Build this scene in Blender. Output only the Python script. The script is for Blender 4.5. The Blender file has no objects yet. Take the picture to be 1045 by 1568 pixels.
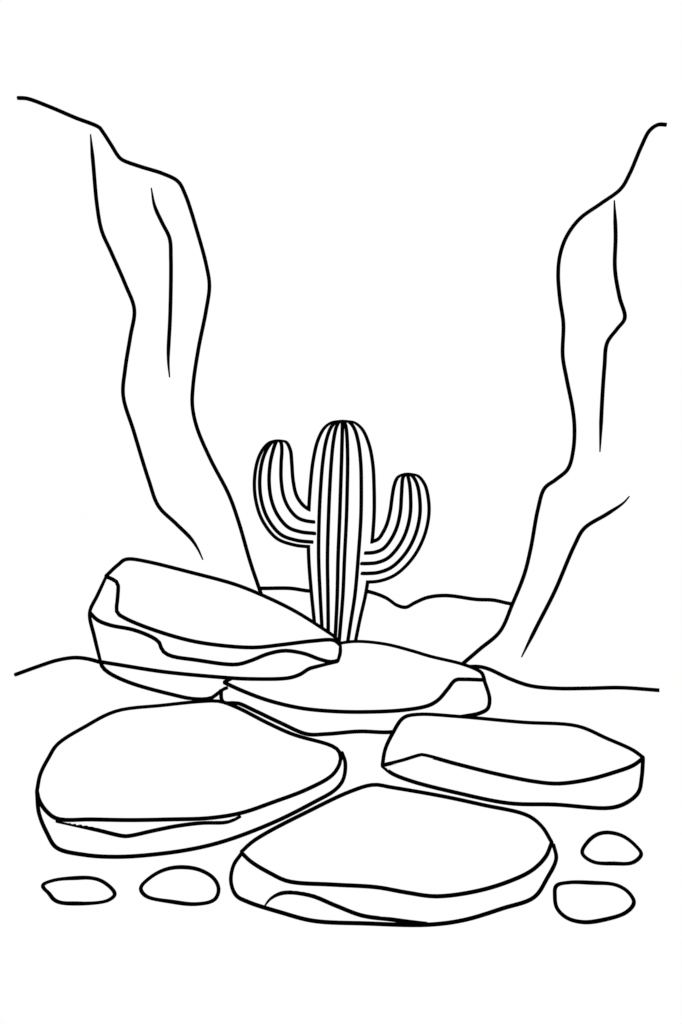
import bpy, math
from mathutils import Vector
from mathutils.bvhtree import BVHTree

# ---------------------------------------------------------------- basics
H = 2.2          # eye height (m)
F = 1300.0       # focal length in survey units
CX, HY = 522.5, 700.0
scene = bpy.context.scene
scene.view_settings.view_transform = 'Standard'
scene.view_settings.look = 'None'
scene.view_settings.exposure = 0
PEN = 3.05

def at(px, py, d):
    return Vector(((px - CX) * d / F, d, H - (py - HY) * d / F))
def on_z(p, z):
    d = (H - z) * F / (p[1] - HY)
    return at(p[0], p[1], d)
def rest(p):     # a line lying on the ground
    d = H * F / (p[1] - HY)
    return on_z(p, PEN * d / F * 0.97)

def lerp_tab(tab, x):
    if x <= tab[0][0]:
        return tab[0][1]
    for (a, va), (b, vb) in zip(tab, tab[1:]):
        if x <= b:
            return va + (vb - va) * (x - a) / max(1e-9, b - a)
    return tab[-1][1]

# ---------------------------------------------------------------- materials
def self_lit_mat(name, c0, c1, scale):
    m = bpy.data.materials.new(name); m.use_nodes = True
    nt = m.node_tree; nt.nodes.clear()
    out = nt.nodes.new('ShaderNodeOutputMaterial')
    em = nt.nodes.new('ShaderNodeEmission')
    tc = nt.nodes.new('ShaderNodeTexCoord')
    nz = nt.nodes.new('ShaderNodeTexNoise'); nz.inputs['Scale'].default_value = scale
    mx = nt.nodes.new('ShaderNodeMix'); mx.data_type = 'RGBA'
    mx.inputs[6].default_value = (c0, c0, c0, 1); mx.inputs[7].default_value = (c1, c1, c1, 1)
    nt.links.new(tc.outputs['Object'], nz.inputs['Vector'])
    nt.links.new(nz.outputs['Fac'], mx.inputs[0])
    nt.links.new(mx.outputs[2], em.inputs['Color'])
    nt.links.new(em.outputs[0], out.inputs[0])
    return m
WHITE = self_lit_mat('self_lit_white', 0.994, 1.0, 1.5)  # emission replaces lighting: ground, rocks and cactus glow flat white, unshaded
INK = bpy.data.materials.new('black_ink'); INK.use_nodes = True
nt = INK.node_tree; nt.nodes.clear()
o = nt.nodes.new('ShaderNodeOutputMaterial'); b = nt.nodes.new('ShaderNodeBsdfDiffuse')
b.inputs['Color'].default_value = (0.0003, 0.0003, 0.0003, 1)
nt.links.new(b.outputs[0], o.inputs[0])

# ---------------------------------------------------------------- curve helpers
def catmull(pts, n=8, closed=False):
    pts = [Vector(p) for p in pts]
    if closed:
        ext = [pts[-1]] + pts + [pts[0], pts[1]]
    else:
        ext = [pts[0] * 2 - pts[1]] + pts + [pts[-1] * 2 - pts[-2]]
    out = []
    for i in range(len(ext) - 3):
        p0, p1, p2, p3 = ext[i:i + 4]
        t0 = 0
        t1 = t0 + max(1e-4, (p1 - p0).length) ** .5
        t2 = t1 + max(1e-4, (p2 - p1).length) ** .5
        t3 = t2 + max(1e-4, (p3 - p2).length) ** .5
        for k in range(n):
            t = t1 + (t2 - t1) * k / n
            A1 = p0 * ((t1 - t) / (t1 - t0)) + p1 * ((t - t0) / (t1 - t0))
            A2 = p1 * ((t2 - t) / (t2 - t1)) + p2 * ((t - t1) / (t2 - t1))
            A3 = p2 * ((t3 - t) / (t3 - t2)) + p3 * ((t - t2) / (t3 - t2))
            B1 = A1 * ((t2 - t) / (t2 - t0)) + A2 * ((t - t0) / (t2 - t0))
            B2 = A2 * ((t3 - t) / (t3 - t1)) + A3 * ((t - t1) / (t3 - t1))
            out.append(B1 * ((t2 - t) / (t2 - t1)) + B2 * ((t - t1) / (t2 - t1)))
    if not closed:
        out.append(pts[-1])
    return out

def resample(pts, n):
    L = [0]
    for a, b_ in zip(pts, pts[1:]):
        L.append(L[-1] + (b_ - a).length)
    res = []; j = 0
    for i in range(n):
        s = L[-1] * i / (n - 1)
        while j < len(L) - 2 and L[j + 1] < s:
            j += 1
        seg = max(1e-9, L[j + 1] - L[j])
        res.append(pts[j].lerp(pts[j + 1], min(1, max(0, (s - L[j]) / seg))))
    return res

def sm2(pts, n=8, closed=False):
    return catmull([(p[0], p[1], 0) for p in pts], n, closed)

def ink(name, parent, strokes, weight=1.0):
    """strokes: (points3d, closed, taper_start, taper_end)"""
    cu = bpy.data.curves.new(name, 'CURVE'); cu.dimensions = '3D'
    cu.bevel_depth = 1.0; cu.bevel_resolution = 4; cu.use_fill_caps = True
    for pts, closed, ta, tb in strokes:
        sp = cu.splines.new('POLY'); sp.points.add(len(pts) - 1)
        sp.use_cyclic_u = closed
        L = [0]
        for a, b_ in zip(pts, pts[1:]):
            L.append(L[-1] + (b_ - a).length * F / max(1, b_.y))
        for i, p in enumerate(pts):
            w = weight
            if ta: w = min(w, 0.35 + 0.65 * min(1, L[i] / ta))
            if tb: w = min(w, 0.35 + 0.65 * min(1, (L[-1] - L[i]) / tb))
            sp.points[i].co = (p.x, p.y, p.z, 1)
            sp.points[i].radius = PEN * p.y / F * w
    ob = bpy.data.objects.new(name, cu); scene.collection.objects.link(ob)
    ob.data.materials.append(INK)
    ob.parent = parent
    return ob

def mesh_obj(name, verts, faces, smooth=True):
    me = bpy.data.meshes.new(name)
    me.from_pydata([tuple(v) for v in verts], [], faces); me.update()
    if smooth:
        for p in me.polygons: p.use_smooth = True
    ob = bpy.data.objects.new(name, me); scene.collection.objects.link(ob)
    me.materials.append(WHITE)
    return ob

EYE = Vector((0, 0, H))
def project(verts, faces, line, n=8):
    bv = BVHTree.FromPolygons([tuple(v) for v in verts], faces)
    out = []
    for p in sm2(line, n):
        dr = (at(p.x, p.y, 1) - EYE).normalized()
        hit = bv.ray_cast(EYE, dr)
        g = rest((p.x, p.y))
        if hit[0] is not None and hit[0].y < g.y:
            out.append(hit[0] - dr * .008)
        else:
            out.append(g)
    return out

# ---------------------------------------------------------------- ground
G = 600
ob = mesh_obj('ground', [(-G, -G, 0), (G, -G, 0), (G, G, 0), (-G, G, 0)], [(0, 1, 2, 3)], False)

# ---------------------------------------------------------------- cliffs
def cliff(name, sil, tab, creases, base, side, ybot):
    silc = sm2(sil, 8)
    siltab = sorted([(p.y, p.x) for p in silc])
    basec = sm2(base, 8)
    tab = sorted([t for t in tab if not (basec[0].x < t[0] < basec[-1].x)] +
                 [(p.x, H * F / (p.y - HY) + .10) for p in basec])
    cr_tabs = [sorted([(p.y, p.x) for p in sm2(c, 6)]) for c in creases]
    y0 = siltab[0][0]
    def depth(px, py):
        d = lerp_tab(tab, px) + max(0, 1017 - py) / 800 * 1.4
        for t in cr_tabs:
            if t[0][0] <= py <= t[-1][0]:
                e = min(1, (py - t[0][0]) / 40, (t[-1][0] - py) / 40)
                d -= 0.10 * e * math.exp(-((px - lerp_tab(t, py)) / 14) ** 2)
        return d
    nR, nC = 200, 130
    far = -900 if side < 0 else 1950
    verts = []
    for r in range(nR):
        py = y0 + (ybot - y0) * r / (nR - 1)
        sx = lerp_tab(siltab, py)
        for c in range(nC):
            t = c / (nC - 1)
            t = 1 - (1 - t) ** 2.0
            px = far + (sx - far) * t
            verts.append(at(px, py, depth(px, py)))
    n0 = len(verts)
    for i in range(n0):
        v = verts[i]; k = (v.y + 3.5) / v.y * 1.05
        low = max(0.0, 1.6 - v.z)          # the foot of the rock narrows towards the back
        verts.append(Vector((v.x * k + side * low * 0.9, v.y + 3.5, v.z)))
    faces = []
    idx = lambda r, c: r * nC + c
    for r in range(nR - 1):
        for c in range(nC - 1):
            q = (idx(r, c), idx(r, c + 1), idx(r + 1, c + 1), idx(r + 1, c))
            faces.append(q); faces.append(tuple(n0 + i for i in reversed(q)))
        a, b_ = idx(r, nC - 1), idx(r + 1, nC - 1)
        faces.append((a, a + n0, b_ + n0, b_))
        a, b_ = idx(r, 0), idx(r + 1, 0)
        faces.append((a, b_, b_ + n0, a + n0))
    for c in range(nC - 1):
        a, b_ = idx(0, c), idx(0, c + 1)
        faces.append((a, a + n0, b_ + n0, b_))
    ob = mesh_obj(name, verts, faces)
    strokes = [([at(p.x, p.y, depth(p.x, p.y) - .02) for p in silc], False, 0, 0)]
    for c in creases:
        strokes.append(([at(p.x, p.y, depth(p.x, p.y) - .03) for p in sm2(c, 8)], False, 45, 45))
    strokes.append(([rest((p.x, p.y)) for p in basec], False, 0, 0))
    ink('ridge_lines', ob, strokes)

cliff('canyon_cliff',
      [(28,150),(42,151),(75,163),(115,180),(152,195),(157,201),(170,221),(183,241),(190,246),(215,255),(250,266),(273,278),(284,298),
       (303,357),(316,405),(321,437),(316,475),(304,535),(296,590),(295,622),(302,655),(322,702),(351,758),(366,800),(384,862),
       (402,915),(425,985),(440,1040)],
      [(-900,7.6),(155,9.25),(300,9.55),(425,10.0)],
      [[(139,206),(143,250),(149,315),(156,353),(170,385),(192,435),(206,474),(200,515),(192,565),(189,606),(205,660),
        (228,735),(243,775),(270,802),(293,825),(303,840),(311,857)],
       [(232,288),(237,315),(248,340),(260,365),(262,395),(261,480),(258,550),(260,578)]],
      [(24,1033),(60,1020),(88,1011),(115,1007),(135,1009),(157,1015)], -1, 1090)
cliff('canyon_cliff',
      [(1021,191),(1008,191),(995,200),(982,225),(965,265),(951,289),(920,312),(888,335),(868,362),(858,390),(855,420),
       (858,460),(863,495),(862,545),(868,580),(877,625),(880,655),(878,690),(870,718),(852,734),(834,748),(824,780),
       (813,840),(803,880),(785,925),(766,967),(735,994),(707,1018)],
      [(700,9.1),(1950,7.4)],
      [[(941,307),(943,360),(942,412),(949,455),(957,487),(945,504),(930,525),(926,560),(922,620),(919,692)],
       [(964,760),(955,770),(930,787),(895,809),(880,835),(850,905),(822,960),(799,1006)]],
      [(712,1021),(735,1021),(750,1025),(780,1039),(812,1050),(850,1054),(900,1054),(950,1053),(1010,1057)], 1, 1120)

# ---------------------------------------------------------------- dune behind the cactus
crest = sm2([(250,897),(340,900),(400,901),(445,901),(475,905),(520,903),(560,905),(590,915),(608,927),(622,930),(636,923),
             (655,915),(683,912),(730,918),(755,919),(785,925),(860,928),(950,926)], 8)
D = 11.6
verts, faces = [], []
for p in crest:
    c = at(p.x, p.y, D)
    for dy, k in ((-1.2, None), (-.8, .25), (-.4, .65), (0, 1), (.6, .85), (1.6, .4), (3.5, None)):
        z = -0.03 if k is None else (c.z - .02) * k
        verts.append(Vector((c.x, c.y + dy, z)))
for i in range(len(crest) - 1):
    for j in range(6):
        a = i * 7 + j
        faces.append((a, a + 7, a + 8, a + 1))
ob = mesh_obj('sand_dune', verts, faces)
ink('crest_line', ob, [([at(p.x, p.y, D) for p in crest], False, 0, 0)])

# ---------------------------------------------------------------- flat stones
def slab(front, bottom, back, h, extra=(), name='flat_rock'):
    N = 70
    ft = resample([on_z((p.x, p.y), h) for p in sm2(front)], N)
    bc = sm2(bottom)
    bt = resample([on_z((p.x, p.y), 0) for p in bc], N)
    bk = resample([on_z((p.x, p.y), h) for p in sm2(back)], N)   # right -> left
    oR, oL = bt[-1] - ft[-1], bt[0] - ft[0]
    bb = []
    for i, p in enumerate(bk):
        t = i / (N - 1)
        wR = max(0, 1 - t * 6) ** 2; wL = max(0, 1 - (1 - t) * 6) ** 2
        q = p + oR * wR + oL * wL; q.z = 0; bb.append(q)
    top = ft + bk[1:-1]; bot = bt + bb[1:-1]
    n = len(top)
    ctr = sum(top, Vector()) / n
    c0 = Vector((ctr.x, ctr.y, 0))
    bot = [q + (c0 - q).normalized() * .035 for q in bot]
    verts = top + bot + [ctr]
    faces = [(i, (i + 1) % n, n + (i + 1) % n, n + i) for i in range(n)]
    faces += [((i + 1) % n, i, 2 * n) for i in range(n)]
    ob = mesh_obj(name, verts, faces, False)
    up = Vector((0, 0, .009))
    st = [([p + up * .5 for p in ft], False, 0, 0), ([p + up for p in bk], False, 0, 0), ([rest((p.x, p.y)) for p in bc], False, 0, 0)]
    for ln, ta, tb in extra:
        q = project(verts, faces, ln)
        if len(q) > 2: st.append((q, False, ta, tb))
    ink('edge_lines', ob, st)
    return ob

# left foreground
slab([(57,1213),(61,1228),(72,1244),(88,1255),(140,1256),(200,1257),(260,1256),(320,1254),(370,1246),(420,1229),(470,1210),(508,1189),(519,1174),(522,1163)],
     [(57,1213),(60,1245),(72,1275),(87,1298),(130,1309),(180,1312),(240,1308),(300,1299),(350,1286),(420,1259),(480,1229),(514,1209),(526,1193),(529,1168),(524,1153)],
     [(522,1163),(519,1152),(508,1144),(450,1127),(410,1109),(365,1086),(337,1076),(310,1076),(250,1082),(178,1091),(130,1115),(88,1142),(75,1162),(62,1188),(57,1213)], .20,
     [([(88,1257),(115,1263),(150,1271),(188,1280),(198,1280),(235,1272),(270,1265),(310,1260),(345,1259),(358,1255),(369,1249)], 0, 0)])
# front
slab([(370,1307),(385,1321),(415,1339),(442,1351),(510,1356),(577,1360),(622,1368),(668,1374),(730,1366),(780,1351),(815,1334),(836,1313),(845,1292)],
     [(370,1307),(358,1325),(354,1350),(362,1371),(380,1381),(430,1397),(480,1410),(560,1414),(655,1416),(710,1409),(770,1391),(818,1374),(838,1345),(852,1315),(848,1294)],
     [(845,1292),(830,1268),(808,1251),(740,1235),(680,1222),(600,1208),(572,1204),(535,1215),(470,1246),(410,1277),(385,1293),(370,1307)], .15,
     [([(403,1391),(415,1376),(435,1367),(475,1371),(515,1387),(555,1402),(600,1408),(630,1412),(655,1415)], 50, 0)])
# right
slab([(586,1173),(615,1166),(641,1158),(646,1157),(700,1171),(760,1186),(820,1198),(855,1201),(900,1195),(940,1184),(970,1173),(985,1162)],
     [(586,1173),(600,1184),(630,1196),(700,1214),(780,1230),(850,1232),(935,1237),(960,1229),(978,1213),(983,1190),(985,1162)],
     [(985,1162),(970,1151),(930,1133),(885,1114),(800,1108),(700,1099),(640,1096),(618,1101),(601,1126),(590,1150),(586,1173)], .18)
# middle
slab([(344,1046),(370,1058),(410,1073),(460,1085),(510,1090),(560,1091),(620,1088),(657,1081),(672,1072),(685,1057),(698,1042),(712,1041),(742,1042)],
     [(344,1046),(339,1060),(342,1075),(365,1077),(390,1088),(430,1107),(470,1124),(500,1124),(550,1120),(600,1121),(660,1110),(705,1098),(735,1092),(747,1085),(750,1070),(742,1042)],
     [(742,1042),(738,1032),(728,1026),(706,1018),(660,1007),(630,998),(590,988),(545,984),(515,988),(480,998),(440,1012),(400,1025),(370,1034),(344,1046)], .17)

# leaning slab, propped on the middle one
def curve_d(pts, n=60):        # (px,py,depth)
    c = catmull([at(*p) for p in pts], 10)
    return resample(c, n)
T = curve_d([(163,884,8.05),(180,868,8.4),(198,858,8.8),(225,862,8.9),(290,878,8.9),(360,897,8.85),(405,915,8.8),(450,937,8.7),(490,962,8.6),(514,979,8.48),(521,988,8.42)])
M1 = curve_d([(163,884,8.05),(172,887,8.0),(181,894,7.98),(181,915,7.95),(180,938,7.9),(190,946,7.88),(230,963,7.85),(290,981,7.83),(340,989,7.82),(390,992,7.85),(430,988,7.95),(480,982,8.15),(512,981,8.35),(521,988,8.42)])
M2 = curve_d([(138,938,8.0),(150,950,7.93),(170,958,7.88),(205,965,7.84),(235,977,7.82),(245,985,7.8),(249,996,7.79),(260,1004,7.78),(300,1011,7.77),(362,1018,7.77),(385,1012,7.8),(410,1002,7.85),(435,997,7.9),(465,1001,8.03),(490,1010,8.2),(508,1014,8.3),(517,1012,8.36)])
B = curve_d([(155,1014,7.95),(180,1018,7.85),(250,1029,7.75),(320,1036,7.72),(380,1040,7.72),(440,1039,7.74),(458,1034,7.84),(475,1024,8.08),(495,1019,8.25),(517,1013,8.38)])
B3 = curve_d([(155,1014,7.95),(158,1022,7.92),(168,1031,7.9),(200,1046,7.84),(260,1063,7.75),(300,1071,7.71),(325,1069,7.73),(342,1056,7.80),(380,1046,7.80),(440,1041,7.8),(475,1026,8.1),(517,1014,8.4)])
n = 60
K = []
for t, bb in zip(T, B3):       # hidden underside/back
    K.append(Vector((t.x, t.y - .05, max(0.0, min(t.z - .35, t.z * .6)))))
K[0] = (B3[0] + T[0]) / 2 + Vector((0, .1, 0)); K[-1] = B3[-1] + Vector((-.03, .02, 0))
rows = [K, T, M1, M2, B, B3, K]
verts = [p for r in rows for p in r]
faces = []
for r in range(len(rows) - 1):
    for i in range(n - 1):
        a = r * n + i
        faces.append((a, a + 1, a + n + 1, a + n))
for k in (0, n - 1):
    faces.append(tuple(r * n + k for r in range(len(rows) - 1)))
ob = mesh_obj('flat_rock', verts, faces, False)
left_edge = catmull([at(163,884,8.05), at(150,911,8.02), at(138,938,8.0), at(145,975,7.97), at(155,1014,7.95)], 8)
tip = catmull([at(521,988,8.42), at(521,1000,8.39), at(517,1013,8.36)], 6)
nr = Vector((0, -.02, .01))
Tl = [p + Vector((0, 0, .014)) for p in T]
B3f = [p + nr * .8 for p in B3[:38]]
ink('edge_lines', ob, [(Tl, False, 0, 0)] + [([p + nr * .6 for p in c], False, 0, 0) for c in (M1, M2, B)] +
    [(B3f, False, 0, 0), (left_edge, False, 0, 0), (tip, False, 0, 0)])

# ---------------------------------------------------------------- pebbles
def pebble(pts):
    o2 = sm2(pts, 6, True)
    cx = sum(p.x for p in o2) / len(o2)
    yb = max(p.y for p in o2)
    base = on_z((cx, yb), .02)
    view = (base - EYE).normalized()
    loop = []
    for p in o2:
        dr = (at(p.x, p.y, 1) - EYE)
        t = (base - EYE).dot(view) / dr.dot(view)
        loop.append(EYE + dr * t)
    c = sum(loop, Vector()) / len(loop)
    th = .05
    verts = [c + (v - c) * (1 - .009 / (v - c).length) for v in loop]; faces = []; n = len(loop)
    ring = list(verts)
    for sgn in (-1, 1):
        prev = list(range(n))
        for k in range(1, 7):
            a = k / 7 * math.pi / 2
            s, e = math.cos(a), math.sin(a)
            st = len(verts)
            verts += [c + (v - c) * s + view * (sgn * th * e) for v in ring]
            cur = list(range(st, st + n))
            for i in range(n):
                faces.append((prev[i], prev[(i + 1) % n], cur[(i + 1) % n], cur[i]))
            prev = cur
        verts.append(c + view * sgn * th)
        for i in range(n):
            faces.append((prev[i], prev[(i + 1) % n], len(verts) - 1))
    ob = mesh_obj('pebble', verts, faces)
    ink('rim_line', ob, [(loop, True, 0, 0)], 1.03)
pebble([(66,1356),(78,1350),(100,1346),(140,1345),(160,1352),(176,1369),(168,1377),(145,1382),(95,1382),(83,1377),(75,1367)])
pebble([(216,1360),(228,1346),(250,1333),(275,1328),(305,1332),(328,1346),(335,1362),(329,1377),(300,1384),(260,1380),(223,1371)])
pebble([(892,1306),(900,1290),(915,1278),(932,1275),(955,1281),(975,1297),(982,1308),(970,1320),(940,1322),(908,1319)])
pebble([(852,1357),(870,1352),(910,1352),(945,1356),(963,1367),(971,1382),(960,1396),(930,1407),(895,1412),(868,1405),(853,1390),(850,1372)])

# ---------------------------------------------------------------- saguaro
cactus = bpy.data.objects.new('saguaro_cactus', None); scene.collection.objects.link(cactus)
DC = 9.85
def limb(name, secs, ts, dc):
    A = catmull([at(s[0], s[1], dc) for s in secs], 8)
    Bp = catmull([at(s[2], s[3], dc) for s in secs], 8)
    S = 48
    verts, faces = [], []
    pr = PEN * dc / F * .9
    for a, b_ in zip(A, Bp):
        c = (a + b_) / 2; u = (b_ - a) / 2; R = u.length
        u = u * max(.1, (R - pr) / R); R = u.length
        for k in range(S):
            th = 2 * math.pi * k / S
            verts.append(c + u * math.sin(th) + Vector((0, -R * math.cos(th), 0)))
    m = len(A)
    for i in range(m - 1):
        for k in range(S):
            k2 = (k + 1) % S
            faces.append((i * S + k, i * S + k2, (i + 1) * S + k2, (i + 1) * S + k))
    faces.append(tuple(range(S))); faces.append(tuple((m - 1) * S + k for k in range(S)))
    ob = mesh_obj(name, verts, faces); ob.parent = cactus
    st = [(A, False, 0, 0), (Bp, False, 0, 0)]
    a0, b0 = A[0], Bp[0]
    st.append(([a0, (a0 + b0) / 2 + Vector((0, 0, .004)), b0], False, 0, 0))
    for t, backside in [(t, 1) for t in ts] + [(t, -1) for t in (-.6, -.2, .2, .6)]:
        line = []
        for a, b_ in zip(A, Bp):
            c = (a + b_) / 2; u = (b_ - a) / 2; R = u.length - pr * .5
            line.append(c + u * t + Vector((0, -backside * R * math.sqrt(1 - t * t), 0)))
        st.append((line, False, 0, 0))
    ink(name + '_rib_lines', cactus, st, 0.97)

limb('trunk', [(518,646,532,646),(508,648,543,648),(497,656,555,658),(487,675,565,680),(480,705,571,710),(476,740,573,745),(473,790,573,790),
               (473,850,568,850),(477,905,561,905),(482,955,551,950),(486,1000,541,1000)],
     (-.66, -.38, -.05, .15, .58), DC)
limb('left_arm', [(420,676,432,676),(412,679,439,678),(402,690,445,690),(394,709,447,709),(390,740,449,735),(393,770,454,758),(403,798,462,771),
                  (424,824,470,778),(450,834,477,781),(475,837,492,783),(500,838,510,785)],
     (-.66, -.16, .45), DC)
limb('right_arm', [(618,727,631,727),(609,732,641,730),(604,744,650,741),(601,760,655,757),(598,782,657,786),(593,802,650,820),(587,815,633,853),(580,825,607,879),
                   (571,829,583,889),(560,830,562,891),(540,830,540,890)],
     (-.54, -.04, .46), DC)

# ---------------------------------------------------------------- light, camera
w = bpy.data.worlds.new('World'); scene.world = w; w.use_nodes = True
bg = w.node_tree.nodes['Background']
bg.inputs['Color'].default_value = (1, 1, 1, 1); bg.inputs['Strength'].default_value = 1.0

cd = bpy.data.cameras.new('camera'); cam = bpy.data.objects.new('camera', cd)
scene.collection.objects.link(cam); scene.camera = cam
cam.location = EYE; cam.rotation_euler = (math.radians(90), 0, 0)
cd.sensor_fit = 'VERTICAL'; cd.sensor_height = 24
cd.lens = 24 * F / 1568
cd.shift_y = -(784 - HY) / 1568
cd.clip_end = 2000
